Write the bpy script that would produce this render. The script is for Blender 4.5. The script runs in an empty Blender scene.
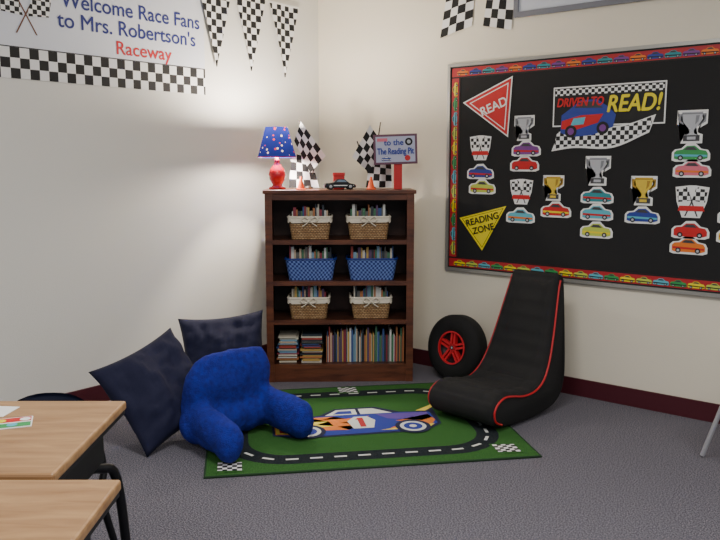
import bpy, bmesh, math, random
from mathutils import Vector, Matrix, noise
random.seed(7)
D=bpy.data
TH=math.radians(39.5)
def N(u,v,z=0.0):
    # reading-nook axes (u along the bookcase, v toward the room corner) -> world
    return Vector((3.95-.636*v+.772*u, -4.31+.772*v+.636*u, z))
# ---------------------------------------------------------------- materials
def lin(c):
    r=[]
    for x in c[:3]:
        x/=255.0
        r.append(x/12.92 if x<=.04045 else ((x+.055)/1.055)**2.4)
    return (r[0],r[1],r[2],1)
MC={}
def M(name,col,rough=.6,var=None,bump=None,metal=0.0,emit=None,sheen=0):
    if name in MC: return MC[name]
    m=D.materials.new(name); m.use_nodes=True
    nt=m.node_tree; b=nt.nodes['Principled BSDF']
    b.inputs['Base Color'].default_value=lin(col); b.inputs['Roughness'].default_value=rough
    b.inputs['Metallic'].default_value=metal
    if sheen: b.inputs['Sheen Weight'].default_value=sheen
    if emit:
        b.inputs['Emission Color'].default_value=lin(col); b.inputs['Emission Strength'].default_value=emit
    tc=nt.nodes.new('ShaderNodeTexCoord')
    if var:
        sc,col2=var[0],var[1]
        n=nt.nodes.new('ShaderNodeTexNoise'); n.inputs['Scale'].default_value=sc; n.inputs['Detail'].default_value=4
        nt.links.new(tc.outputs['Object'],n.inputs['Vector'])
        r=nt.nodes.new('ShaderNodeValToRGB')
        r.color_ramp.elements[0].position=.35; r.color_ramp.elements[1].position=.65
        r.color_ramp.elements[0].color=lin(col); r.color_ramp.elements[1].color=lin(col2)
        nt.links.new(n.outputs['Fac'],r.inputs['Fac']); nt.links.new(r.outputs['Color'],b.inputs['Base Color'])
    if bump:
        n=nt.nodes.new('ShaderNodeTexNoise'); n.inputs['Scale'].default_value=bump[0]; n.inputs['Detail'].default_value=3
        nt.links.new(tc.outputs['Object'],n.inputs['Vector'])
        bp=nt.nodes.new('ShaderNodeBump'); bp.inputs['Strength'].default_value=bump[1]; bp.inputs['Distance'].default_value=.01
        nt.links.new(n.outputs['Fac'],bp.inputs['Height']); nt.links.new(bp.outputs['Normal'],b.inputs['Normal'])
    MC[name]=m; return m
def wood(name,c1,c2,scale=(1,12,12),rough=.45):
    m=D.materials.new(name); m.use_nodes=True; nt=m.node_tree; b=nt.nodes['Principled BSDF']
    b.inputs['Roughness'].default_value=rough
    tc=nt.nodes.new('ShaderNodeTexCoord'); mp=nt.nodes.new('ShaderNodeMapping'); mp.inputs['Scale'].default_value=scale
    n=nt.nodes.new('ShaderNodeTexNoise'); n.inputs['Scale'].default_value=4; n.inputs['Detail'].default_value=6; n.inputs['Distortion'].default_value=.6
    r=nt.nodes.new('ShaderNodeValToRGB'); r.color_ramp.elements[0].position=.3; r.color_ramp.elements[1].position=.7
    r.color_ramp.elements[0].color=lin(c1); r.color_ramp.elements[1].color=lin(c2)
    L=nt.links; L.new(tc.outputs['Object'],mp.inputs['Vector']); L.new(mp.outputs['Vector'],n.inputs['Vector'])
    L.new(n.outputs['Fac'],r.inputs['Fac']); L.new(r.outputs['Color'],b.inputs['Base Color'])
    MC[name]=m; return m
def checker(name,c1,c2,scale=1.0,rough=.6,bump=0):
    m=D.materials.new(name); m.use_nodes=True; nt=m.node_tree; b=nt.nodes['Principled BSDF']
    b.inputs['Roughness'].default_value=rough
    uv=nt.nodes.new('ShaderNodeUVMap'); ck=nt.nodes.new('ShaderNodeTexChecker')
    mp=nt.nodes.new('ShaderNodeMapping'); mp.inputs['Location'].default_value=(0,0,.31)
    ck.inputs['Scale'].default_value=scale; ck.inputs['Color1'].default_value=lin(c1); ck.inputs['Color2'].default_value=lin(c2)
    nt.links.new(uv.outputs['UV'],mp.inputs['Vector']); nt.links.new(mp.outputs['Vector'],ck.inputs['Vector'])
    nt.links.new(ck.outputs['Color'],b.inputs['Base Color'])
    if bump:
        bp=nt.nodes.new('ShaderNodeBump'); bp.inputs['Strength'].default_value=bump; bp.inputs['Distance'].default_value=.006
        nt.links.new(ck.outputs['Fac'],bp.inputs['Height']); nt.links.new(bp.outputs['Normal'],b.inputs['Normal'])
    MC[name]=m; return m
def speckle(name,cols,scale,bumps,rough=.95):
    m=D.materials.new(name); m.use_nodes=True; nt=m.node_tree; b=nt.nodes['Principled BSDF']; b.inputs['Roughness'].default_value=rough
    b.inputs['Specular IOR Level'].default_value=.1
    tc=nt.nodes.new('ShaderNodeTexCoord'); n=nt.nodes.new('ShaderNodeTexNoise'); n.inputs['Scale'].default_value=scale; n.inputs['Detail'].default_value=3
    r=nt.nodes.new('ShaderNodeValToRGB'); e=r.color_ramp.elements
    e[0].position=.36; e[0].color=lin(cols[0]); e[1].position=.64; e[1].color=lin(cols[2]); x=e.new(.5); x.color=lin(cols[1])
    bp=nt.nodes.new('ShaderNodeBump'); bp.inputs['Strength'].default_value=bumps; bp.inputs['Distance'].default_value=.008
    L=nt.links; L.new(tc.outputs['Object'],n.inputs['Vector']); L.new(n.outputs['Fac'],r.inputs['Fac']); L.new(r.outputs['Color'],b.inputs['Base Color'])
    L.new(n.outputs['Fac'],bp.inputs['Height']); L.new(bp.outputs['Normal'],b.inputs['Normal'])
    MC[name]=m; return m
WHITE=M('white_print',(238,238,236),.6); BLACK=M('black_print',(14,14,16),.6)
RED=M('red_print',(200,28,30),.5); YEL=M('yellow_print',(236,216,30),.5); BLUE=M('blue_print',(40,60,150),.5)
GREEN=M('green_print',(50,150,80),.5); CYAN=M('cyan_print',(90,180,200),.5); PURP=M('purple_print',(120,60,140),.5)
ORG=M('orange_print',(230,120,30),.5); TEAL=M('teal_print',(40,140,150),.5); PINK=M('pink_print',(220,110,130),.5)
SILV=M('silver_print',(182,184,190),.45); GOLD=M('gold_print',(222,190,60),.45); LIME=M('lime_print',(190,205,80),.5)
DGREY=M('dark_grey_print',(60,60,64),.6); MGREY=M('mid_grey_print',(132,134,140),.6); DGOLD=M('dark_gold_print',(172,134,40),.5)
CHK=checker('checker_bw',(16,16,18),(236,236,236),1.0)
# ---------------------------------------------------------------- helpers
COL=bpy.context.scene.collection
def link(o,parent=None):
    COL.objects.link(o)
    if parent: o.parent=parent
    return o
def empty(name,loc,rz=0.0,rx=0.0,ry=0.0):
    e=D.objects.new(name,None); e.empty_display_size=.1; e.location=loc; e.rotation_euler=(rx,ry,rz); link(e); return e
def mesh_obj(name,bm,mats,parent=None,smooth=False,loc=None,rot=None):
    me=D.meshes.new(name); bm.to_mesh(me); bm.free()
    if not isinstance(mats,(list,tuple)): mats=[mats]
    for m in mats: me.materials.append(m)
    if smooth:
        for p in me.polygons: p.use_smooth=True
    o=D.objects.new(name,me)
    if loc is not None: o.location=loc
    if rot is not None: o.rotation_euler=rot
    link(o,parent); return o
def addbox(bm,x0,x1,y0,y1,z0,z1,mi=0,mat=None):
    vs=[bm.verts.new(Vector(p) if mat is None else mat@Vector(p)) for p in [(x0,y0,z0),(x1,y0,z0),(x1,y1,z0),(x0,y1,z0),(x0,y0,z1),(x1,y0,z1),(x1,y1,z1),(x0,y1,z1)]]
    for f in [(3,2,1,0),(4,5,6,7),(0,1,5,4),(1,2,6,5),(2,3,7,6),(3,0,4,7)]:
        bm.faces.new([vs[i] for i in f]).material_index=mi
def box(name,x0,x1,y0,y1,z0,z1,mat,parent=None,bev=0.0,loc=None,rot=None):
    bm=bmesh.new(); addbox(bm,x0,x1,y0,y1,z0,z1)
    if bev: bmesh.ops.bevel(bm,geom=list(bm.edges),offset=bev,segments=2,affect='EDGES',profile=.5)
    return mesh_obj(name,bm,mat,parent,loc=loc,rot=rot)
def lathe(name,prof,mat,parent=None,loc=None,rot=None,seg=40,smooth=True):
    bm=bmesh.new(); rings=[]
    for r,z in prof:
        if r<1e-6: rings.append([bm.verts.new((0,0,z))])
        else: rings.append([bm.verts.new((r*math.cos(2*math.pi*i/seg),r*math.sin(2*math.pi*i/seg),z)) for i in range(seg)])
    for a,b in zip(rings,rings[1:]):
        for i in range(seg):
            j=(i+1)%seg
            if len(a)==1 and len(b)==1: continue
            if len(a)==1: bm.faces.new((a[0],b[j],b[i]))
            elif len(b)==1: bm.faces.new((a[i],a[j],b[0]))
            else: bm.faces.new((a[i],a[j],b[j],b[i]))
    bmesh.ops.recalc_face_normals(bm,faces=bm.faces)
    return mesh_obj(name,bm,mat,parent,smooth,loc,rot)
def bake(o,name,mat,parent):
    COL.objects.link(o); bpy.context.view_layer.update()
    dg=bpy.context.evaluated_depsgraph_get(); me=D.meshes.new_from_object(o.evaluated_get(dg)); me.name=name
    me.materials.clear(); me.materials.append(mat)
    D.objects.remove(o); n=D.objects.new(name,me); link(n,parent); return n
def tube(name,pts,r,mat,parent=None,smooth=True,cyclic=False):
    cu=D.curves.new('tmp','CURVE'); cu.dimensions='3D'; cu.bevel_depth=r; cu.bevel_resolution=3; cu.use_fill_caps=True
    if smooth: pts=catmull([Vector(p) for p in pts],5,cyclic)
    s=cu.splines.new('POLY'); s.points.add(len(pts)-1)
    for i,p in enumerate(pts): s.points[i].co=(p[0],p[1],p[2],1)
    s.use_cyclic_u=cyclic
    n=bake(D.objects.new('tmp',cu),name,mat,parent)
    for p in n.data.polygons: p.use_smooth=True
    return n
def catmull(P,k,cyc=False):
    out=[]; n=len(P)
    for i in range(n if cyc else n-1):
        if cyc: a,b,c,d=P[(i-1)%n],P[i],P[(i+1)%n],P[(i+2)%n]
        else: a,b,c,d=P[max(i-1,0)],P[i],P[i+1],P[min(i+2,n-1)]
        for j in range(k):
            t=j/k
            out.append(.5*((2*b)+(c-a)*t+(2*a-5*b+4*c-d)*t*t+(3*b-a-3*c+d)*t**3))
    if not cyc: out.append(P[-1])
    return out
def text(name,s,size,mat,parent,loc,rot=(math.pi/2,0,0),align='CENTER',bold=0.0,fit=None,shear=0):
    cu=D.curves.new('tmp','FONT'); cu.body=s; cu.size=size; cu.align_x=align; cu.extrude=.0004; cu.shear=shear
    n=bake(D.objects.new('tmp',cu),name,mat,parent); n.location=loc; n.rotation_euler=rot
    if fit:
        xs=[v.co.x for v in n.data.vertices]; w=max(xs)-min(xs)
        for v in n.data.vertices: v.co.x*=fit/w
    if bold:
        for k,(dx,dz) in enumerate(((bold,0),(-bold,0),(0,bold),(0,-bold))):
            c=D.objects.new(name,n.data); link(c,parent); c.rotation_euler=rot; c.location=Vector(loc)+Vector((dx,.00005*(k+1),dz))
    return n
class Flat:
    def __init__(s,mode='wall'):
        s.bm=bmesh.new(); s.uv=s.bm.loops.layers.uv.new('UVMap'); s.mats=[]; s.mode=mode
    def add(s,poly,l,mat,uvs=1.0,uvo=(0,0)):
        if mat not in s.mats: s.mats.append(mat)
        ar=sum(poly[i][0]*poly[(i+1)%len(poly)][1]-poly[(i+1)%len(poly)][0]*poly[i][1] for i in range(len(poly)))
        if ar<0: poly=poly[::-1]
        vs=[s.bm.verts.new((a,-l,b) if s.mode=='wall' else (a,b,l)) for a,b in poly]
        f=s.bm.faces.new(vs); f.material_index=s.mats.index(mat)
        for lp,(a,b) in zip(f.loops,poly): lp[s.uv].uv=((a-uvo[0])*uvs,(b-uvo[1])*uvs)
    def rect(s,x0,x1,y0,y1,l,mat,uvs=1.0,uvo=(0,0)): s.add([(x0,y0),(x1,y0),(x1,y1),(x0,y1)],l,mat,uvs,uvo)
    def disc(s,x,y,r,l,mat,ry=None,n=18):
        ry=ry or r; s.add([(x+r*math.cos(2*math.pi*i/n),y+ry*math.sin(2*math.pi*i/n)) for i in range(n)],l,mat)
    def done(s,name,parent): 
        bmesh.ops.triangulate(s.bm,faces=s.bm.faces)
        return mesh_obj(name,s.bm,s.mats,parent)
def xf(poly,x,y,s,rot=0,sy=None):
    sy=sy or s; c,n=math.cos(rot),math.sin(rot)
    return [(x+(a*s)*c-(b*sy)*n, y+(a*s)*n+(b*sy)*c) for a,b in poly]
CARO=[(-.5,-.17),(-.5,.02),(-.42,.09),(-.25,.11),(-.12,.22),(.12,.23),(.28,.1),(.46,.07),(.52,-.02),(.52,-.16),(.4,-.2),(-.4,-.2)]
def car_flat(F,x,z,w,col,l,col2=None,rot=0,outline=True):
    if outline: F.add(xf([(a*1.14,b*1.34) for a,b in CARO],x,z,w,rot),l,WHITE)
    F.add(xf(CARO,x,z,w,rot),l+.0007,col)
    F.add(xf([(-.2,.1),(-.1,.19),(.1,.19),(.22,.09)],x,z,w,rot),l+.0014,WHITE if col2 is None else DGREY)
    F.add(xf([(-.48,-.1),(-.48,-.03),(.5,-.06),(.5,-.12)],x,z,w,rot),l+.0014,col2 or WHITE)
    for cx in(-.3,.3):
        p=xf([(cx,-.15)],x,z,w,rot)[0]; F.disc(p[0],p[1],.085*w,l+.0021,BLACK,n=12); F.disc(p[0],p[1],.045*w,l+.0026,SILV,n=8)
def trophy_flat(F,x,z,h,col,l):
    dk=MGREY if col is SILV else DGOLD
    F.add(xf([(-.5,.56),(.5,.56),(.5,.1),(.2,-.08),(.2,-.2),(.36,-.26),(.36,-.56),(-.36,-.56),(-.36,-.26),(-.2,-.2),(-.2,-.08),(-.5,.1)],x,z,h),l,WHITE)
    for s in(-1,1):
        F.add(xf([(s*.28,.44),(s*.45,.44),(s*.45,.17),(s*.2,.02),(s*.2,.09),(s*.37,.2),(s*.37,.36),(s*.28,.36)],x,z,h),l+.0006,dk)
    F.add(xf([(-.34,.5),(.34,.5),(.3,.18),(.14,-.02),(.07,-.12),(.08,-.22),(.2,-.28),(-.2,-.28),(-.08,-.22),(-.07,-.12),(-.14,-.02),(-.3,.18)],x,z,h),l+.0012,col)
    F.rect(x-.34*h,x+.34*h,z+.42*h,z+.47*h,l+.0018,dk)
    F.add(xf([(.12,.38),(.24,.38),(.2,.18),(.1,.06)],x,z,h),l+.0018,dk)
    F.rect(x-.27*h,x+.27*h,z-.48*h,z-.28*h,l+.0018,DGREY); F.rect(x-.14*h,x+.14*h,z-.43*h,z-.33*h,l+.0023,col)
def flags_flat(F,x,z,s,l):
    F.add(xf([(-.56,.5),(-.1,.56),(.1,.56),(.56,.5),(.5,.0),(.3,-.55),(-.3,-.55),(-.5,.0)],x,z,s),l,WHITE)
    for sg in(-1,1):
        F.add(xf([(-sg*.2-.02,-.5),(-sg*.2+.03,-.5),(sg*.2+.03,.5),(sg*.2-.02,.5)],x,z,s),l+.0006,DGREY)
        F.add(xf([(sg*.12,.46),(sg*.52,.42),(sg*.44,-.02),(sg*.03,.04)],x,z,s),l+.0012+.0004*sg,CHK,uvs=7/s)
    F.add(xf([(-.4,-.14),(.4,-.14),(.44,-.32),(-.44,-.32)],x,z,s),l+.002,RED)
def pillow_bm(w,h,t,seed=0,wr=.012,n=26):
    bm=bmesh.new(); S={}
    for sd in(1,-1):
        for i in range(n+1):
            for j in range(n+1):
                u=2*i/n-1; v=2*j/n-1
                if sd==-1 and (i in(0,n) or j in(0,n)): S[(sd,i,j)]=S[(1,i,j)]; continue
                f=((1-u*u)*(1-v*v)); f=max(f,0)**.42
                x=u*w/2*(1-.10*(1-v*v)*abs(u)); z=v*h/2*(1-.10*(1-u*u)*abs(v))
                k=noise.noise(Vector((u*1.8+seed,v*1.8,sd*2.0)))*wr*2+noise.noise(Vector((u*5+seed,v*5,sd*3+1)))*wr*1.4
                an=math.atan2(abs(v)-1,abs(u)-1); k+=.008*math.sin(an*22+seed)*max(0,(abs(u)+abs(v)-1.0))
                S[(sd,i,j)]=bm.verts.new((x,sd*(t/2*f+k*min(1,f*1.5)),z))
    for sd in(1,-1):
        for i in range(n):
            for j in range(n):
                q=[S[(sd,i,j)],S[(sd,i+1,j)],S[(sd,i+1,j+1)],S[(sd,i,j+1)]]
                if sd==1: q=q[::-1]
                bm.faces.new(q)
    bmesh.ops.recalc_face_normals(bm,faces=bm.faces); return bm

# ---------------------------------------------------------------- room shell
wl=M('wall_paint_left_cool_light',(228,226,219),.75,bump=(160,.12)); wr_=M('wall_paint_right',(232,224,206),.75,bump=(160,.12))  # same cream paint on both; the left wall's cooler light is tinted into its colour
carpet=speckle('carpet',[(66,65,75),(102,100,110),(138,134,142)],170,.5)
mar=M('maroon_vinyl',(74,20,32),.5); ceilm=M('ceiling_tile',(225,225,220),.9,bump=(60,.3))
box('floor',-.1,7.4,-7.4,.1,-.1,0,carpet)
box('wall_left',-.1,0,-7.4,.1,0,2.9,wl); box('wall_right',0,7.4,0,.1,0,2.9,wr_)
box('ceiling',-.1,7.4,-7.4,.1,2.9,3.0,ceilm)
box('baseboard_left',0,.012,-7.4,0,0,.105,mar); box('baseboard_right',.012,7.4,-.012,0,0,.105,mar)
# ceiling light fixtures
for (x,y,e) in[(2.6,-2.7,46),(4.8,-2.4,42),(2.8,-5.2,40),(5.2,-5.2,46)]:
    f=empty('ceiling_light',(x,y,2.9)); box('housing',-.62,.62,-.32,.32,-.05,0,M('fixture_metal',(210,210,210),.4),f,.005)
    L=D.lights.new('fluorescent','AREA'); L.shape='RECTANGLE'; L.size=1.15; L.size_y=.55; L.energy=e; L.color=(1,.97,.92)
    lo=D.objects.new('fluorescent_tube',L); lo.location=(0,0,-.06); link(lo,f)
w=D.worlds.new('world'); bpy.context.scene.world=w; w.use_nodes=True
bg=w.node_tree.nodes['Background']; bg.inputs[0].default_value=(.86,.92,1,1); bg.inputs[1].default_value=.44

# ---------------------------------------------------------------- camera
cam=D.cameras.new('camera'); cam.sensor_width=36; cam.lens=38.45; co=D.objects.new('camera',cam)
co.location=(3.95,-4.31,1.38); co.rotation_euler=(math.radians(90-7.8),0,TH); link(co); bpy.context.scene.camera=co

# ---------------------------------------------------------------- bookcase
BR=TH+math.radians(1.5)
bw=wood('bookcase_wood',(44,24,18),(78,44,30),(1,10,1.2)); bwf=wood('bookcase_edge',(70,38,27),(114,66,44),(1.2,10,8),.35)
bc=empty('bookcase',N(-.128,4.8),BR)
W=.93;H=1.224;DP=.36
SH=[.114,.402,.652,.912]
bm=bmesh.new()
addbox(bm,-W/2,-W/2+.022,0,DP,0,H-.024); addbox(bm,W/2-.022,W/2,0,DP,0,H-.024)
addbox(bm,-W/2+.022,W/2-.022,DP-.01,DP,0,H-.024)
for z in SH: addbox(bm,-W/2+.022,W/2-.022,.012,DP-.01,z-.024,z)
mesh_obj('carcass',bm,bw,bc)
bm=bmesh.new()
addbox(bm,-W/2,-W/2+.045,-.012,0,0,H-.024); addbox(bm,W/2-.045,W/2,-.012,0,0,H-.024)
for z in SH: addbox(bm,-W/2+.045,W/2-.045,-.008,.012,z-.028,z)
addbox(bm,-W/2+.045,W/2-.045,-.006,.012,.0,.086)
addbox(bm,-W/2+.045,W/2-.045,-.006,.012,H-.062,H-.024)
mesh_obj('face_frame',bm,bwf,bc)
box('top_board',-W/2-.012,W/2+.012,-.02,DP,H-.024,H,bwf,bc,.004)
def on_bc(x,y,z=0):
    return Matrix.Translation(bc.location)@Matrix.Rotation(BR,4,'Z')@Vector((x,y,z))
bookcols=[M('book_%d'%i,c,.5) for i,c in enumerate([(160,64,56),(56,82,136),(206,198,180),(66,114,84),(190,156,84),(92,66,100),(216,216,210),(42,50,60),(176,112,70),(120,154,176),(136,46,62),(160,150,124),(96,96,92),(200,176,150)])]
def books(name,parent,x0,x1,y0,dep,z,h0,h1,t0=.006,t1=.02,lean=0):
    bm=bmesh.new(); x=x0
    while x<x1-.004:
        t=min(random.uniform(t0,t1),x1-x); h=random.uniform(h0,h1); d=dep*random.uniform(.8,1)
        addbox(bm,x+.0005,x+t-.0005,y0+random.uniform(0,.012),y0+d,z,z+h,random.randrange(14)); x+=t
    return mesh_obj(name,bm,bookcols,parent)
# bottom row
bk=empty('row_of_books',on_bc(0,0,0),BR); books('books',bk,-.09,.415,.05,.2,.1145,.16,.235,.003,.013)
bs=empty('stack_of_books',on_bc(0,0,0),BR)
bm=bmesh.new()
for cx,zmax in((-.335,.29),(-.185,.3)):
    z=.1145
    while True:
        t=random.uniform(.005,.013)
        if z+t>zmax: break
        wd=random.uniform(.052,.072); ox=random.uniform(-.006,.006)
        addbox(bm,cx-wd+ox,cx+wd+ox,.03+random.uniform(0,.03),.26,z+.0004,z+t,random.choice([2,6,0,1,4,9,8,2,12,13,10,7])); z+=t
mesh_obj('books',bm,bookcols,bs)
# baskets
def wicker(name,c1,c2):
    m=D.materials.new(name); m.use_nodes=True; nt=m.node_tree; b=nt.nodes['Principled BSDF']; b.inputs['Roughness'].default_value=.6
    uv=nt.nodes.new('ShaderNodeUVMap'); br=nt.nodes.new('ShaderNodeTexBrick'); br.inputs['Scale'].default_value=1
    br.inputs['Color1'].default_value=lin(c1); br.inputs['Color2'].default_value=lin(c2); br.inputs['Mortar'].default_value=lin((84,58,36))
    br.inputs['Mortar Size'].default_value=.0016; br.inputs['Brick Width'].default_value=.022; br.inputs['Row Height'].default_value=.011
    bp=nt.nodes.new('ShaderNodeBump'); bp.inputs['Distance'].default_value=.004; bp.invert=True
    L=nt.links; L.new(uv.outputs['UV'],br.inputs['Vector']); L.new(br.outputs['Color'],b.inputs['Base Color']); L.new(br.outputs['Fac'],bp.inputs['Height']); L.new(bp.outputs['Normal'],b.inputs['Normal'])
    return m
WK=wicker('wicker',(166,126,84),(200,164,118)); BLK=checker('blue_plastic_weave',(20,42,120),(112,136,196),1.0,.4,.4)
CL=M('cotton_liner',(222,212,194),.9,bump=(80,.3)); BP=M('blue_plastic',(24,48,132),.35)
def basket(x,z,w,h,kind):
    nm='wicker_basket' if kind=='w' else 'blue_plastic_basket'
    e=empty(nm,on_bc(x,.02,z+.001),BR); d=.25; bm=bmesh.new(); uvl=bm.loops.layers.uv.new('UVMap')
    def ring(k,zz,ins=0):
        pts=[]; a=w/2*k-ins; b=d/2*k-ins; r=.03
        for cx,cy,a0 in[(a-r,b-r,0),(-a+r,b-r,90),(-a+r,-b+r,180),(a-r,-b+r,270)]:
            for q in range(5):
                an=math.radians(a0+q*22.5); pts.append((cx+r*math.cos(an),d/2+cy+r*math.sin(an),zz))
        return pts
    specs=[(.86,0,0),(.93,h*.5,0),(1,h,0),(1,h,.008),(.87,.006,.008)]
    R=[[bm.verts.new(p) for p in ring(*s)] for s in specs]
    n=len(R[0])
    per=[0]
    for i in range(n):
        p=R[2][i].co; q=R[2][(i+1)%n].co; per.append(per[-1]+(p-q).length)
    sc=1 if kind=='w' else 72
    for ri in range(4):
        for i in range(n):
            j=(i+1)%n; f=bm.faces.new((R[ri][i],R[ri][j],R[ri+1][j],R[ri+1][i]))
            for lp,(pu,pz) in zip(f.loops,[(per[i],specs[ri][1]),(per[i+1],specs[ri][1]),(per[i+1],specs[ri+1][1]),(per[i],specs[ri+1][1])]): lp[uvl].uv=(pu*sc,pz*sc)
    bm.faces.new(R[0][::-1]); bm.faces.new(R[4])
    mesh_obj('body',bm,WK if kind=='w' else BLK,e,smooth=False)
    rim=[Vector((p[0],p[1],h)) for p in ring(1.0,h)]
    tube('rim',rim,.008 if kind=='w' else .006,CL if kind=='w' else BP,e,smooth=False,cyclic=True)
    if kind=='w':
        bm=bmesh.new(); a=[bm.verts.new(p) for p in ring(1.03,h+.004)]; b=[bm.verts.new((p[0],p[1],h-.032-.006*math.sin(i*2.3))) for i,p in enumerate(ring(1.04,h))]
        for i in range(n): bm.faces.new((b[i],b[(i+1)%n],a[(i+1)%n],a[i]))
        mesh_obj('liner',bm,CL,e,smooth=True)
        yf=-.012
        for s in(-1,1):
            tube('bow_loop',[(0,yf,h-.02),(s*.03,yf-.006,h+.004),(s*.05,yf-.004,h-.012),(s*.03,yf-.006,h-.028),(0,yf,h-.02)],.004,CL,e)
            tube('bow_tail',[(0,yf,h-.02),(s*.022,yf-.004,h-.04),(s*.045,yf,h-.055)],.0032,CL,e)
    books('books',e,-w/2*.84,w/2*.84,.045,.15,.012,h+.02,h+.07,.006,.022)
for x,c in((-.188,'w'),(.182,'w')): basket(x,SH[3],.272,.14,c)
for x,c in((-.186,'b'),(.205,'b')): basket(x,SH[2],.322,.135,c)
for x,c in((-.2,'w'),(.198,'w')): basket(x,SH[1],.262,.135,c)

# ---------------------------------------------------------------- things on the bookcase
T=H+.0005
# lamp
lp=empty('table_lamp',on_bc(-.395,.12,T),BR)
RC=M('red_ceramic',(176,20,28),.2)
lathe('base',[(0,0),(.052,0),(.055,.012),(.035,.02),(.03,.03),(.048,.06),(.055,.09),(.046,.125),(.022,.155),(.016,.175),(.02,.183),(.008,.19),(.006,.27),(0,.27)],RC,lp)
m=D.materials.new('lampshade_star_fabric'); m.use_nodes=True; nt=m.node_tree; nt.nodes.remove(nt.nodes['Principled BSDF'])
tc=nt.nodes.new('ShaderNodeTexCoord'); vo=nt.nodes.new('ShaderNodeTexVoronoi'); vo.inputs['Scale'].default_value=34
rp=nt.nodes.new('ShaderNodeValToRGB'); rp.color_ramp.interpolation='CONSTANT'; rp.color_ramp.elements[0].color=(1,1,1,1); rp.color_ramp.elements[1].position=.24; rp.color_ramp.elements[1].color=(0,0,0,1)
mx=nt.nodes.new('ShaderNodeMix'); mx.data_type='RGBA'; mx.inputs[6].default_value=lin((34,42,112)); 
mx2=nt.nodes.new('ShaderNodeMix'); mx2.data_type='RGBA'; mx2.inputs[6].default_value=lin((225,205,190)); mx2.inputs[7].default_value=lin((200,60,60))
sp=nt.nodes.new('ShaderNodeSeparateColor'); th=nt.nodes.new('ShaderNodeMath'); th.operation='GREATER_THAN'; th.inputs[1].default_value=.5
df=nt.nodes.new('ShaderNodeBsdfDiffuse'); tr=nt.nodes.new('ShaderNodeBsdfTranslucent'); ms=nt.nodes.new('ShaderNodeMixShader'); ms.inputs[0].default_value=.022
L=nt.links; L.new(tc.outputs['Object'],vo.inputs['Vector']); L.new(vo.outputs['Distance'],rp.inputs['Fac']); L.new(rp.outputs['Color'],mx.inputs[0])
L.new(vo.outputs['Color'],sp.inputs[0]); L.new(sp.outputs[0],th.inputs[0]); L.new(th.outputs[0],mx2.inputs[0]); L.new(mx2.outputs[2],mx.inputs[7])
L.new(mx.outputs[2],df.inputs[0]); L.new(mx.outputs[2],tr.inputs[0]); L.new(df.outputs[0],ms.inputs[1]); L.new(tr.outputs[0],ms.inputs[2]); L.new(ms.outputs[0],nt.nodes['Material Output'].inputs[0])
lathe('shade',[(.122,.2),(.07,.39)],m,lp)
lathe('shade_rim',[(.121,.2),(.124,.2),(.124,.206),(.121,.206)],M('shade_trim',(170,30,40),.6),lp)
lathe('bulb',[(0,.27),(.012,.272),(.018,.29),(.02,.305),(.014,.32),(0,.326)],M('bulb_glow',(255,225,180),.4,emit=6),lp)
for z_,en in((.228,34),(.37,74)):
    pl=D.lights.new('lamp_light','POINT'); pl.energy=en; pl.color=(1,.88,.72); pl.shadow_soft_size=.022
    po=D.objects.new('lamp_light',pl); po.location=(0,0,z_); link(po,lp)
# flags
CHKF=checker('checker_flag_cloth',(18,18,20),(232,232,232),1.0,.8)
POLE=M('flag_pole_wood',(60,45,35),.5)
def bc_xz(px,py): return ((px-339)*.0064, (188-py)*.00643)
def flag(name,parent,q,y,nx,nz,amp=.01,n=14):
    bm=bmesh.new(); uvl=bm.loops.layers.uv.new('UVMap'); G=[]
    for j in range(n+1):
        row=[]
        for i in range(n+1):
            s=i/n;t=j/n
            a=Vector(q[0]).lerp(Vector(q[1]),s); b=Vector(q[3]).lerp(Vector(q[2]),s); p=a.lerp(b,t)
            row.append(bm.verts.new((p[0],y+amp*math.sin(s*7+t*2)*(.3+s),p[1])))
        G.append(row)
    for j in range(n):
        for i in range(n):
            f=bm.faces.new((G[j][i],G[j+1][i],G[j+1][i+1],G[j][i+1]))
            for lpp,(ii,jj) in zip(f.loops,[(i,j),(i,j+1),(i+1,j+1),(i+1,j)]): lpp[uvl].uv=(ii/n*nx,jj/n*nz)
    return mesh_obj(name,bm,CHKF,parent,smooth=True)
def flagpair(cx_px,quads,poles,y=.3):
    e=empty('checkered_flag_pair',on_bc(0,y,T),BR)
    bx=(cx_px-339)*.0064
    lathe('stand',[(0,0),(.03,0),(.03,.01),(.01,.018),(.008,.04),(0,.04)],POLE,e,loc=(bx,0,0),seg=20)
    for k,(q,yy,nx,nz) in enumerate(quads): flag('flag_%d'%(k+1),e,[bc_xz(*p) for p in q],yy,nx,nz)
    for k,(a,b) in enumerate(poles):
        b=bc_xz(*b); tube('pole_%d'%(k+1),[(bx,0,.03),(b[0],0,b[1])],.004,POLE,e,smooth=False)
flagpair(307,[([(300,121),(325,155),(309,172),(293,140)],-.03,5,4),([(290,152),(310,157),(318,187),(287,187)],-.012,4,4)],[((306,188),(298,119)),((306,188),(320,150))])
flagpair(372,[([(370,124),(384,144),(369,172),(352,156)],-.03,4,5),([(370,158),(392,162),(393,187),(366,187)],-.012,4,4)],[((372,188),(381,121)),((372,188),(357,140))])
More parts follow.
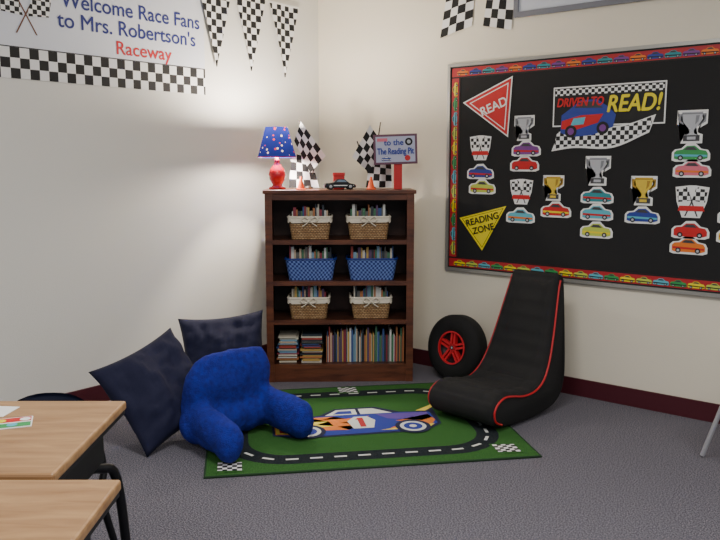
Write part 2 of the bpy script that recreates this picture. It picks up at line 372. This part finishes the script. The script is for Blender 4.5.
# cones
OR=M('cone_orange',(235,90,30),.45)
for px in(301,370):
    e=empty('traffic_cone',on_bc((px-339)*.0064,.075,T),BR)
    box('base_plate',-.03,.03,-.03,.03,0,.006,OR,e,.002); lathe('cone',[(.024,.006),(.006,.078),(.004,.08),(0,.08)],OR,e,seg=24)
    lathe('stripe',[(.0178,.03),(.0138,.042)],WHITE,e,seg=24)
e=empty('red_gift_box',on_bc(-.005,.17,T),BR); box('box',-.036,.036,-.036,.036,0,.085,M('red_card',(190,30,32),.5),e,.003); box('lid',-.039,.039,-.039,.039,.085,.105,M('red_card',(190,30,32)),e,.003)
def toycar(name,loc,rz,L_,body,glass):
    e=empty(name,loc,rz); s=L_; bm=bmesh.new()
    prof=[(-.5,.06),(-.5,.17),(-.44,.2),(-.2,.22),(-.08,.33),(.14,.33),(.28,.21),(.46,.17),(.5,.1),(.48,.06)]
    vs=[[bm.verts.new((a*s,yy*s*(1 if b<.25 else .8),b*s)) for a,b in prof] for yy in(-.2,.2)]
    n=len(prof); bm.faces.new(vs[0]); bm.faces.new(vs[1][::-1])
    for i in range(n): bm.faces.new((vs[0][i],vs[1][i],vs[1][(i+1)%n],vs[0][(i+1)%n]))
    bmesh.ops.recalc_face_normals(bm,faces=bm.faces); bmesh.ops.bevel(bm,geom=list(bm.edges),offset=.012*s,segments=2,affect='EDGES')
    mesh_obj('body',bm,body,e)
    F=Flat(); F.add([(-.15*s,.23*s),(-.07*s,.31*s),(.12*s,.31*s),(.22*s,.23*s)],.19*s,glass); F.rect(-.4*s,.42*s,.12*s,.15*s,.203*s,WHITE); F.done('windows_and_stripe',e)
    for a in(-.31,.31):
        for yy in(-.2,.2): 
            lathe('wheel',[(0,-.03*s),(.09*s,-.03*s),(.1*s,-.02*s),(.1*s,.02*s),(.09*s,.03*s),(0,.03*s)],M('toy_tire',(20,20,20),.7),e,loc=(a*s,yy*s,.1*s),rot=(math.pi/2,0,0),seg=20)
            lathe('hub',[(0,-.034*s),(.05*s,-.034*s),(.05*s,.034*s),(0,.034*s)],SILV,e,loc=(a*s,yy*s,.1*s),rot=(math.pi/2,0,0),seg=16)
    return e
toycar('toy_race_car',on_bc(0,.065,T),BR+.15,.2,M('toy_black',(22,22,28),.25),M('toy_glass',(120,140,160),.1))
# sign
e=empty('reading_pit_sign',on_bc((397-339)*.0064,.12,T),BR)
box('post',-.026,.026,-.012,.012,0,.19,M('red_card',(190,30,32)),e,.002)
sg=D.objects.new('placard',None); link(sg,e); sg.location=(-.018,-.02,.252); sg.rotation_euler=(0,math.radians(-2),0)
box('backing',-.138,.138,0,.008,-.094,.094,M('placard_purple',(104,62,84),.5),sg,.002)
F=Flat(); F.rect(-.124,.124,-.08,.08,.001,M('placard_pale',(184,186,210),.5)); F.rect(-.115,-.05,.05,.07,.002,PINK)
car_flat(F,-.06,-.058,.06,BLUE,.002,outline=False); F.disc(.085,.045,.024,.002,BLACK); F.disc(.085,.045,.012,.0026,SILV); F.disc(.075,-.056,.018,.002,RED)
F.done('print',sg)
text('lettering','to the',.05,BLUE,sg,(-.01,-.004,.026),bold=.0012); text('lettering','The Reading Pit',.055,BLUE,sg,(0,-.004,-.03),bold=.0015,fit=.23)

# ---------------------------------------------------------------- rug
ang=math.radians(9.2); ca,sa=math.cos(ang),math.sin(ang)
rug=empty('racetrack_rug',N(-.69,3.25,.0),TH+ang)
RG=speckle('rug_green',[(38,74,36),(54,98,48),(80,128,66)],260,.5); RW,RD=1.57,1.28
ROAD=speckle('rug_road',[(22,28,30),(36,42,46),(54,60,64)],260,.4)
bm=bmesh.new(); addbox(bm,0,RW,0,RD,0.0005,.008); mesh_obj('pile',bm,RG,rug)
tube('bound_edge',[(0,0,.006),(RW,0,.006),(RW,RD,.006),(0,RD,.006)],.006,M('rug_binding',(28,60,32),.9),rug,smooth=False,cyclic=True)
F=Flat('floor')
def rr(x0,x1,y0,y1,r,n=8):
    o=[]
    for cx,cy,a0 in[(x1-r,y1-r,0),(x0+r,y1-r,90),(x0+r,y0+r,180),(x1-r,y0+r,270)]:
        for k in range(n+1):
            a=math.radians(a0+90*k/n); o.append((cx+r*math.cos(a),cy+r*math.sin(a)))
    return o
o1=rr(.09,RW-.09,.09,RD-.09,.3); o2=rr(.2,RW-.2,.2,RD-.2,.2)
for i in range(len(o1)):
    j=(i+1)%len(o1); F.add([o1[i],o1[j],o2[j],o2[i]],.0088,ROAD)
mid=[((a[0]+b[0])/2,(a[1]+b[1])/2) for a,b in zip(o1,o2)]
pts=[Vector((p[0],p[1],0)) for p in mid]+[Vector((mid[0][0],mid[0][1],0))]
acc=[0]
for a,b in zip(pts,pts[1:]): acc.append(acc[-1]+(b-a).length)
def at(d):
    for i in range(len(acc)-1):
        if acc[i+1]>=d: 
            t=(d-acc[i])/max(1e-9,acc[i+1]-acc[i]); return pts[i].lerp(pts[i+1],t),(pts[i+1]-pts[i]).normalized()
    return pts[-1],(pts[-1]-pts[-2]).normalized()
RWH=M('rug_white',(215,218,214),.9)
d=0
while d<acc[-1]-.07:
    p,t=at(d+.035); nn=Vector((-t.y,t.x,0)); F.add([tuple((p+t*sx*.03+nn*sy*.008)[:2]) for sx,sy in((-1,-1),(1,-1),(1,1),(-1,1))],.0096,RWH); d+=.115
for cx,cy in((.11,.1),(RW-.13,.12),(RW*.52,RD-.07)):
    a=.055; F.rect(cx-a-.012,cx+a+.012,cy-a-.012,cy+a+.012,.0102,RG); F.add(xf([(-1,-.8),(1,-1),(1,.8),(-1,1)],cx,cy,a),.011,CHK,uvs=5/(2*a),uvo=(cx-a,cy-a))
# car
RB=M('rug_blue',(40,56,150),.9);RPU=M('rug_purple',(96,72,156),.9);RO=M('rug_orange',(226,126,50),.9);RR=M('rug_red',(180,46,50),.9);RY=M('rug_yellow',(240,216,84),.9);RK=M('rug_black',(24,30,66),.9)
cx,cy,s,sy=.775,.625,.90,.98
def C(p): return [(cx+a*s,cy+b*sy) for a,b in p]
F.add(C([(-.5,-.16),(-.5,.0),(-.4,.08),(-.2,.13),(-.1,.23),(.16,.24),(.3,.13),(.42,.12),(.52,.2),(.5,-.1),(.38,-.2),(-.36,-.22)]),.0100,RK)
F.add(C([(-.485,-.15),(-.485,-.01),(-.39,.065),(-.19,.11),(.3,.115),(.48,.1),(.48,-.09),(.37,-.18),(-.35,-.2)]),.0108,RB)
F.add(C([(-.485,-.15),(-.485,-.01),(-.39,.06),(-.26,.09),(-.12,.095),(-.2,.05),(-.05,.05),(.1,.08),(.0,.0),(-.1,-.01),(.02,-.06),(-.12,-.07),(-.06,-.13),(-.2,-.12),(-.3,-.18)]),.0115,RO)
F.add(C([(-.48,-.14),(-.48,-.02),(-.38,.04),(-.24,.07),(-.3,.02),(-.16,.02),(-.24,-.03),(-.14,-.06),(-.26,-.08),(-.36,-.16)]),.0120,RY)
F.add(C([(-.46,-.13),(-.46,-.06),(-.39,-.01),(-.36,-.07),(-.3,-.06),(-.36,-.14)]),.0125,RR)
F.add(C([(.14,.1),(.46,.1),(.47,.0),(.34,.03),(.4,-.04),(.2,.02)]),.0116,RPU)
F.add(C([(.18,-.14),(.3,-.05),(.24,-.02),(.4,.0),(.46,.06),(.48,-.04),(.42,-.14),(.3,-.18)]),.0116,RO)
F.add(C([(.12,-.16),(.4,-.17),(.46,-.1),(.3,-.12)]),.0121,RY)
F.add(C([(-.17,.115),(-.09,.205),(.03,.21),(.03,.115)]),.0113,RWH); F.add(C([(.05,.115),(.05,.21),(.14,.21),(.25,.115)]),.0113,RWH)
F.add(C([(-.12,.13),(-.08,.18),(.0,.18),(.0,.13)]),.0118,RB)
F.add(C([(.4,.13),(.53,.23),(.53,.19),(.46,.12)]),.0112,RY)
F.add(C([(-.03,-.12),(-.05,-.0),(.0,.07),(.08,.07),(.12,.0),(.09,-.12)]),.0130,RWH)
F.add(C([(.015,-.1),(.05,-.1),(.05,.05),(.02,.05),(.0,.02),(.015,.02)]),.0135,RR)
for wx in(-.3,.32):
    for r,mt,l in((.105,RK,.0134),(.078,RWH,.0138),(.055,RB,.0142),(.022,RWH,.0146)): F.disc(cx+wx*s,cy-.13*sy,r*s,l,mt,ry=r*sy*1.0,n=20)
F.done('woven_pattern',rug)

# ---------------------------------------------------------------- gaming floor chair
ch=empty('gaming_floor_rocker',N(.992,4.39,.0085),TH+math.radians(-46))
BF=M('black_mesh_fabric',(20,20,22),.85,bump=(350,.5)); RP=M('red_piping',(190,24,34),.5)
inner=[(-.02,.73),(.03,.59),(.085,.43),(.14,.30),(.2,.215),(.28,.172),(.38,.168),(.48,.188),(.56,.195)]
outer=[(.63,.165),(.66,.11),(.635,.045),(.54,.010),(.38,.0),(.2,.004),(.07,.03),(-.01,.10),(-.045,.24),(-.07,.45),(-.09,.68),(-.08,.74),(-.045,.755)]
P=[Vector((a,b,0)) for a,b in inner+outer]; PP=catmull(P,6,True); nin=(len(inner)-1)*6
Wc=.44; nx=20; bm=bmesh.new(); rings=[]
np_=len(PP)
lens=[0]
for i in range(np_): lens.append(lens[-1]+(PP[(i+1)%np_]-PP[i]).length)
def nrm(i):
    t=(PP[(i+1)%np_]-PP[i-1]).normalized(); return Vector((t.y,-t.x,0))
test=nrm(3); sgn=1 if test.x>0 else -1
def hw(z): return Wc/2*(1-.26*min(1,max(0,(z-.2)/.5)))
for k in range(nx+1):
    f_=-1+2*k/nx; e_=abs(f_); rnd=.018*(1-math.sqrt(max(0,1-max(0,(e_-.85)/.15)**2)))
    ring=[]
    for i in range(np_):
        off=-rnd
        if i<=nin+8:
            c=max(0,1-e_**6); 
            L_=lens[i]; ph=(L_%.085)/.085
            off+=c*(.016*math.sin(math.pi*ph)**.6-.006)
            off-= .007*c*(1 if abs(e_-.6)<.06 else 0)
        p=PP[i]+nrm(i)*sgn*off
        ring.append(bm.verts.new((f_*hw(PP[i].y),-p.x,max(p.y,0.0005))))
    rings.append(ring)
for k in range(nx):
    for i in range(np_):
        j=(i+1)%np_; bm.faces.new((rings[k][i],rings[k][j],rings[k+1][j],rings[k+1][i]))
bm.faces.new(rings[0]); bm.faces.new(rings[-1][::-1])
bmesh.ops.recalc_face_normals(bm,faces=bm.faces)
mesh_obj('padded_shell',bm,BF,ch,smooth=True)
for s in(-1,1):
    line=[]
    for i in range(0,nin+24,2):
        q=PP[i%np_]; p=q+nrm(i%np_)*sgn*-.019; line.append((s*(hw(q.y)+.001),-p.x,p.y))
    tube('piping',line,.0055,RP,ch,smooth=False)

# ---------------------------------------------------------------- tire cushion
ti=empty('racing_tire_pillow',N(.628,4.84,.213),TH-math.radians(46),rx=math.radians(-8))
R=.212; prof=[(.09,-.045),(.105,-.065),(.14,-.075),(.18,-.07),(R-.004,-.05),(R,-.04),(R,.03),(.19,.055),(.16,.06),(.0,.06)]
TB=M('black_plush',(16,16,18),.85,bump=(200,.3))
lathe('tire',prof,TB,ti,rot=(-math.pi/2,0,0),seg=56)
lathe('rim_dish',[(.098,-.05),(.09,-.025),(0,-.025)],M('rim_dark',(50,14,20),.5),ti,rot=(-math.pi/2,0,0))
REDP=M('red_plush',(206,34,46),.6)
F2=bmesh.new()
def ringband(bm,r0,r1,y0,y1,n=48):
    a=[[bm.verts.new((r*math.cos(2*math.pi*i/n),y,r*math.sin(2*math.pi*i/n))) for i in range(n)] for r,y in((r0,y1),(r0,y0),(r1,y0),(r1,y1))]
    for q in range(3):
        for i in range(n): bm.faces.new((a[q][i],a[q][(i+1)%n],a[q+1][(i+1)%n],a[q+1][i]))
ringband(F2,.097,.107,-.07,-.04); ringband(F2,.0005,.024,-.06,-.025)
for k in range(5):
    a0=math.pi/2+k*2*math.pi/5; mt=Matrix.Rotation(-a0,4,'Y')
    for off in(-.012,.012):
        addbox(F2,.015,.1,-.060,-.03,off-.007,off+.007,0,mt)
bmesh.ops.recalc_face_normals(F2,faces=F2.faces)
mesh_obj('five_spoke_rim',F2,REDP,ti)
F=Flat(); F.disc(0,0,.013,.0612,BLACK); F.disc(0,0,.007,.0618,SILV); F.done('hub_cap',ti)

# ---------------------------------------------------------------- floor pillows
NV=M('navy_cotton',(12,16,50),.85,bump=(18,.3))
def drop(o,gap=.001):
    bpy.context.view_layer.update(); mz=min((o.matrix_world@v.co).z for v in o.data.vertices); o.location.z-=mz-gap
def place_pillow(size,t,seed,loc,yaw,lean,roll):
    o=mesh_obj('floor_pillow',pillow_bm(size,size,t,seed,.019),NV,None,True)
    mm=Matrix.Rotation(yaw,4,'Z')@Matrix.Rotation(lean,4,'X')@Matrix.Rotation(roll,4,'Y')
    o.rotation_euler=mm.to_euler(); o.location=loc; drop(o); return o
place_pillow(.50,.20,3,N(-1.005,3.73,.3),TH+math.radians(38),math.radians(-34),math.radians(-20))
place_pillow(.5,.22,9,N(-.80,4.42,.26),TH+math.radians(6),math.radians(-16),math.radians(-5))
# bed-rest pillow
bm=bmesh.new()
def ell(c,r,rot=None):
    m=Matrix.Translation(c)@(rot or Matrix())@Matrix.Diagonal((r[0],r[1],r[2],1)); bmesh.ops.create_icosphere(bm,subdivisions=4,radius=1,matrix=m)
tl=Matrix.Rotation(math.radians(12),4,'X')
for k in range(11):
    x=-.17+.034*k; ell((x,.02,.24-.4*x*x),(.08,.085,.215),tl)
for x in(-.18,-.1,0,.1,.18): ell((x,0,.10),(.10,.10,.10))
for s in(-1,1):
    for k in range(11): t=k/10; ell((s*(.20+.02*t),-.02-.27*t,.125-.03*t),(.07,.07,.11-.012*t))
me=D.meshes.new('t'); bm.to_mesh(me); bm.free(); to=D.objects.new('t',me)
md=to.modifiers.new('r','REMESH'); md.mode='VOXEL'; md.voxel_size=.010
sm=to.modifiers.new('s','SMOOTH'); sm.iterations=12; sm.factor=.7
BB=M('royal_blue_plush',(10,24,124),.95,var=(40,(14,36,152)),bump=(140,.6))
br=bake(to,'bedrest_pillow',BB,None)
for v in br.data.vertices:
    k=noise.noise(v.co*8)*.012+noise.noise(v.co*30)*.003; v.co+=v.normal*k
for p in br.data.polygons: p.use_smooth=True
br.location=N(-.66,3.77,0); br.rotation_euler=(0,0,TH+math.radians(46)); drop(br,.012)

# ---------------------------------------------------------------- bulletin board (right wall)
X0,X1,Z0,Z1=1.17,3.61,.705,2.0
bb=empty('bulletin_board',(X0,-.001,Z0),0); BW,BH=X1-X0,Z1-Z0
ALU=M('aluminium_frame',(180,178,172),.35,metal=.6)
bm=bmesh.new()
addbox(bm,-.02,0,-.024,0,-.02,BH+.02); addbox(bm,BW,BW+.02,-.024,0,-.02,BH+.02); addbox(bm,0,BW,-.024,0,-.02,0); addbox(bm,0,BW,-.024,0,BH,BH+.02)
mesh_obj('frame',bm,ALU,bb)
box('black_paper_backing',0,BW,-.012,0,0,BH,M('black_paper',(20,20,22),.8,bump=(12,.05)),bb)
F=Flat(); b=.072; l=.014
RS=M('border_red',(176,34,42),.5)
for r in((0,BW,0,b),(0,BW,BH-b,BH),(0,b,b,BH-b),(BW-b,BW,b,BH-b)): F.rect(*r,l,RS)
k=.009
for r in((0,BW,b-k,b),(0,BW,BH-b,BH-b+k),(b-k,b,b,BH-b),(BW-b,BW-b+k,b,BH-b),(0,BW,0,k),(0,BW,BH-k,BH),(0,k,0,BH),(BW-k,BW,0,BH)): F.rect(*r,l+.001,BLACK)
cc=[YEL,BLUE,GREEN,ORG,CYAN,PURP,LIME,TEAL]; i=0
x=.09
while x<BW-.05:
    for z in(b/2,BH-b/2):
        car_flat(F,x,z-.002,.085,cc[i%8],l+.0015,col2=BLACK,outline=False); i+=3
    x+=.093
z=.13
while z<BH-.1:
    for xx in(b/2,BW-b/2): car_flat(F,xx,z,.085,cc[i%8],l+.0015,col2=BLACK,outline=False,rot=math.pi/2); i+=3
    z+=.093
F.done('race_car_border',bb)
F=Flat(); l=.016
def B(x,z): return (x-X0,z-Z0)
tri=[B(1.285,1.77),B(1.605,1.9),B(1.585,1.565)]
def scal(p,k):
    c=(sum(q[0] for q in p)/3,sum(q[1] for q in p)/3); return [(c[0]+(q[0]-c[0])*k,c[1]+(q[1]-c[1])*k) for q in p]
F.add(scal(tri,1.1),l,WHITE); F.add(scal(tri,1.02),l+.0007,RED); F.add(scal(tri,.86),l+.0012,WHITE); F.add(scal(tri,.80),l+.0017,RED)
tri2=[B(1.258,1.035),B(1.592,1.122),B(1.428,.835)]
F.add(scal(tri2,1.06),l,BLACK); F.add(scal(tri2,1.02),l+.0007,YEL); F.add(scal(tri2,.9),l+.0012,BLACK); F.add(scal(tri2,.87),l+.0017,YEL)
# central sign
sx0,sx1,sz0,sz1=1.888-X0,2.54-X0,1.6-Z0,1.828-Z0
F.rect(sx0,sx1,sz0,sz1,l,WHITE); F.rect(sx0+.008,sx1-.008,sz0+.008,sz1-.008,l+.0006,BLACK)
F.rect(sx0+.012,sx1-.012,sz1-.05,sz1-.012,l+.0012,CHK,uvs=1/.019)
n=14
top=[(sx0+.03+.56*i/n, sz0-.04+.07*i/n+.018*math.sin(i/n*7)) for i in range(n+1)]
bot=[(a-.02,bz-.09-.02*math.sin(i/n*4)) for i,(a,bz) in enumerate(top)]
F.add([(bot[0][0]-.012,bot[0][1]-.012)]+[(a,z_-.012) for a,z_ in bot[1:]]+[(a+.012,z_+.01) for a,z_ in top[::-1]],l+.0012,WHITE)
for i in range(n): F.add([bot[i],bot[i+1],top[i+1],top[i]],l+.0018,CHK,uvs=1/.024)
F.add(xf([(-.5,-.2),(-.46,.1),(-.25,.22),(-.1,.32),(.2,.3),(.4,.14),(.52,.0),(.46,-.2),(.1,-.3),(-.3,-.3)],sx0+.21,sz0+.045,.33,.08),l+.0022,BLUE)
F.add(xf([(-.22,.2),(-.08,.29),(.16,.27),(.3,.14)],sx0+.21,sz0+.045,.33,.08),l+.0027,DGREY)
F.add(xf([(-.48,-.14),(-.46,.0),(-.1,.06),(.3,.04),(.2,-.1),(-.2,-.18)],sx0+.21,sz0+.045,.33,.08),l+.0027,RED)
F.add(xf([(-.3,-.1),(-.24,.02),(-.02,.02),(-.06,-.1)],sx0+.21,sz0+.045,.33,.08),l+.0032,CYAN)
for q_ in(-.3,.28):
    p=xf([(q_,-.2)],sx0+.21,sz0+.045,.33,.08)[0]; F.disc(p[0],p[1],.036,l+.0037,BLACK); F.disc(p[0],p[1],.02,l+.0042,PURP)
for (x,z,h,c) in[(1.703,1.6,.135,SILV),(2.176,1.345,.15,SILV),(2.68,1.578,.155,SILV),(1.906,1.242,.135,GOLD),(2.443,1.237,.145,GOLD),(2.93,1.25,.14,GOLD),(3.2,1.56,.14,SILV)]: trophy_flat(F,x-X0,z-Z0,h,c,l)
for (x,z,s) in[(1.4,1.485,.14),(1.695,1.215,.14),(2.7,1.184,.155),(3.2,1.2,.15)]: flags_flat(F,x-X0,z-Z0,s,l)
for (x,z,c) in[(1.402,1.334,BLUE),(1.417,1.239,LIME),(1.718,1.475,PURP),(1.71,1.384,RED),(1.692,1.068,CYAN),(1.925,1.112,RED),(2.176,1.203,TEAL),(2.178,1.106,CYAN),(2.18,1.004,LIME),(2.44,1.1,BLUE),(2.68,1.441,GREEN),(2.69,1.357,PINK),(2.7,1.031,RED),(2.695,.947,ORG),(2.93,1.12,CYAN),(2.93,1.02,YEL),(3.2,1.42,BLUE),(3.2,1.33,RED),(3.2,1.06,GREEN),(3.2,.96,PURP)]:
    car_flat(F,x-X0,z-Z0,.168,c,l,col2=[YEL,RED,CYAN,ORG][int(x*37+z*91)%4])
F.done('cutouts',bb)
c=B(1.503,1.742); text('read_lettering','READ',.078,WHITE,bb,(c[0]-.005,-.0195,c[1]-.028),rot=(math.pi/2,math.radians(-20),0),bold=.0015)
c=B(1.43,1.045); text('zone_lettering','READING',.058,BLACK,bb,(c[0],-.0195,c[1]-.03),rot=(math.pi/2,math.radians(-15),0),bold=.0015)
text('zone_lettering','ZONE',.058,BLACK,bb,(c[0]+.01,-.0195,c[1]-.09),rot=(math.pi/2,math.radians(-15),0),bold=.0015)
text('headline','DRIVEN TO',.068,RED,bb,(sx0+.165,-.0205,sz0+.115),bold=.002,fit=.28,shear=.2)
text('headline','READ!',.13,YEL,bb,(sx0+.475,-.0205,sz0+.075),bold=.003,fit=.3,shear=.2)

# pennants
def pennant(wall,pos,ztop,wd,ln,nm='checkered_pennant',lean=0,tip=0.0):
    xo=.0125 if pos<-.9 else .006
    e=empty(nm,(xo,pos,ztop),math.pi/2,ry=0)
    bm=bmesh.new(); uvl=bm.loops.layers.uv.new('UVMap'); n=12; G=[]
    for j in range(n+1):
        t=j/n; hw_=wd/2*(1-t)+tip*t
        G.append([bm.verts.new((lean*t+(-1+2*i/6)*hw_,-.006-.006*math.sin(i*1.1+t*3),-ln*t)) for i in range(7)])
    for j in range(n):
        for i in range(6):
            f=bm.faces.new((G[j][i],G[j+1][i],G[j+1][i+1],G[j][i+1]))
            for lpp in f.loops: lpp[uvl].uv=((lpp.vert.co.x+1)/.042,(lpp.vert.co.z+1)/.042)
    mesh_obj('cloth',bm,CHKF,e,True)
    box('hem_tape',-wd/2,wd/2,-.012,0.004,0,.012,WHITE,e)
    if xo>.01: box('pin',wd/2-.02,wd/2-.012,.004,.012,.002,.01,WHITE,e)
for y,zt,zl in((-.985,2.5,.5),(-.68,2.49,.485),(-.362,2.475,.485)): pennant('L',y,zt,.28,zl)
def wall_flag(q,nx,nz):
    x0=sum(p[0] for p in q)/4; z0=max(p[1] for p in q)
    e=empty('checkered_wall_flag',(x0,-.012,z0)); flag('cloth',e,[(p[0]-x0,p[1]-z0) for p in q],0,nx,nz,amp=.005)
wall_flag([(1.135,2.52),(1.335,2.55),(1.315,2.245),(1.08,2.192)],4,6)
wall_flag([(1.44,2.54),(1.62,2.54),(1.592,2.19),(1.396,2.235)],4,6)
# framed whiteboard above
wb=empty('framed_whiteboard',(1.612,-.001,2.257)); 
bm=bmesh.new()
for r in((0,1.7,0,.03),(0,1.7,.5,.53),(0,.03,.03,.5),(1.67,1.7,.03,.5)): addbox(bm,r[0],r[1],-.022,0,r[2],r[3])
mesh_obj('frame',bm,M('grey_frame',(120,122,132),.4),wb); box('panel',.03,1.67,-.012,0,.03,.5,M('panel_white',(205,210,222),.35),wb)

# ---------------------------------------------------------------- welcome banner (left wall)
bn=empty('welcome_banner',(.0012,-1.07,1.82),math.pi/2)
BL=1.95; BHt=.68
BNW=M('banner_vinyl',(222,226,236),.45)
box('vinyl_sheet',-BL,0,-.002,0,0,BHt,BNW,bn)
F=Flat()
q=.052
F.rect(-BL,0,0,3*q,.003,CHK,uvs=1/q,uvo=(-BL-.3,-.0)); F.rect(-BL,0,BHt-.052,BHt,.003,CHK,uvs=1/q,uvo=(-BL-.3,BHt-.052))
F.rect(-BL,0,3*q+.0,3*q+.006,.0035,DGREY)
for xc in(-1.17,-1.8):
    for sgn_ in(-1,1):
        F.add(xf([(-sgn_*.25,-.5),(-sgn_*.25+.04,-.5),(sgn_*.3+.04,.5),(sgn_*.3,.5)],xc,.34,.22),.0035+.0003*sgn_,M('brown_print',(110,70,50),.5))
        F.add(xf([(sgn_*.2,.5),(sgn_*.74,.62),(sgn_*.62,.02),(sgn_*.05,-.02)],xc,.325,.21),.0045+.0003*sgn_,CHK,uvs=1/.024)
F.done('vinyl_print',bn)
BT=M('banner_blue_text',(44,52,124),.5); RT=M('banner_red_text',(196,40,50),.5)
text('lettering','Welcome Race Fans',.115,BT,bn,(-.50,-.004,.40),bold=.0012,fit=.93)
text('lettering',"to Mrs. Robertson's",.115,BT,bn,(-.53,-.004,.292),bold=.0012,fit=.92)
text('lettering','Raceway',.105,RT,bn,(-.45,-.004,.187),bold=.0012,fit=.38)

# ---------------------------------------------------------------- desks
OAK=wood('desk_laminate',(146,108,72),(178,140,98),(1.5,9,9),.4); BM=M('black_metal',(20,20,24),.35,metal=.4); BPL=M('black_edge',(24,24,28),.5)
def desk(cx,cy,w=.61,d=.5,z=.75):
    e=empty('student_desk',N(cx,cy,0),TH)
    box('top',-w/2,w/2,-d/2,d/2,z-.024,z,OAK,e,.006)
    box('edge_band',-w/2+.004,w/2-.004,-d/2+.004,d/2-.004,z-.036,z-.024,BPL,e,.002)
    bm=bmesh.new(); a=w/2-.05; b_=d/2-.05
    addbox(bm,-a,a,-b_,b_,z-.15,z-.145); addbox(bm,-a,-a+.006,-b_,b_,z-.145,z-.036); addbox(bm,a-.006,a,-b_,b_,z-.145,z-.036); addbox(bm,-a+.006,a-.006,b_-.006,b_,z-.145,z-.036)
    mesh_obj('book_box',bm,BPL,e)
    for s in(-1,1):
        for t in(-1,1):
            tube('leg',[(s*(a-.03),t*(b_-.06),z-.155),(s*(a+.0),t*(b_-.03),z-.16),(s*(a+.03),t*(b_-.0),z-.2),(s*(a+.045),t*(b_+.02),.3),(s*(a+.05),t*(b_+.03),.012)],.013,BM,e)
            lathe('glide',[(0,0),(.018,0),(.018,.01),(.0,.014)],SILV,e,loc=(s*(a+.05),t*(b_+.03),.0),seg=16)
    return e
d1=desk(-.63-.305,1.757); d2=desk(-.483-.305,1.235)
e=empty('name_card',N(-.905,1.80,.7505),TH+.35); box('card',-.10,.10,-.04,.04,0,.002,WHITE,e)
F=Flat('floor'); F.rect(-.097,.097,-.036,-.004,.0025,GREEN); F.rect(-.097,.097,.004,.036,.0025,RED)
for k in range(7): F.disc(-.085+.028*k,.018*(-1)**k,.013,.003,[WHITE,YEL,CYAN][k%3],n=10)
F.done('print',e)
e=empty('sheet_of_paper',N(-.975,1.915,.7505),TH-.1); box('paper',-.08,.08,-.04,.04,0,.0012,WHITE,e)
# student chairs
PL=M('navy_plastic',(26,32,60),.4); CR=M('chrome_tube',(205,205,210),.4,metal=.5)
def schair(loc,rz,tubem,sz=.44,bz=.725,pl=PL,splay=.06,bw_=.19):
    e=empty('student_chair',loc,rz)
    bm=bmesh.new(); n=10; G=[]
    for j in range(n+1):
        G.append([bm.verts.new(((i/n-.5)*.4*(1-.1*abs(j/n-.5)*2),(j/n-.5)*.38,sz-.012*math.sin(math.pi*i/n)*math.sin(math.pi*j/n)-(.02*(1-j/n)**4))) for i in range(n+1)])
    for j in range(n):
        for i in range(n): bm.faces.new((G[j][i],G[j][i+1],G[j+1][i+1],G[j+1][i]))
    bmesh.ops.solidify(bm,geom=list(bm.faces),thickness=.01); mesh_obj('seat',bm,pl,e,True)
    bm=bmesh.new(); G=[]
    for j in range(n+1):
        t=j/n; hw_=bw_*(1-.2*t**3)
        G.append([bm.verts.new(((i/n-.5)*2*hw_,.2+.03*math.sin(math.pi*i/n)+.04*t,sz+.13+(bz-sz-.13)*t-(.03*(abs(i/n-.5)*2)**3*t))) for i in range(n+1)])
    for j in range(n):
        for i in range(n): bm.faces.new((G[j][i],G[j][i+1],G[j+1][i+1],G[j+1][i]))
    bmesh.ops.solidify(bm,geom=list(bm.faces),thickness=.01); mesh_obj('backrest',bm,pl,e,True)
    for s in(-1,1):
        tube('back_leg',[(s*(bw_-.03),.235,sz+.22),(s*.165,.2,sz+.05),(s*.165,.17,sz-.03),(s*(.17+splay*.5),.2,.2),(s*(.17+splay),.22,.012)],.011,tubem,e)
        tube('front_leg',[(s*.165,.17,sz-.022),(s*.165,-.12,sz-.022),(s*.17,-.15,sz-.06),(s*(.17+splay),-.18,.012)],.011,tubem,e)
    return e
schair(N(-.93,1.99,0),TH,BM,bz=.695,bw_=.15)
schair(N(1.875,3.27,0),TH+math.radians(-75),CR,splay=.12)
print('done')
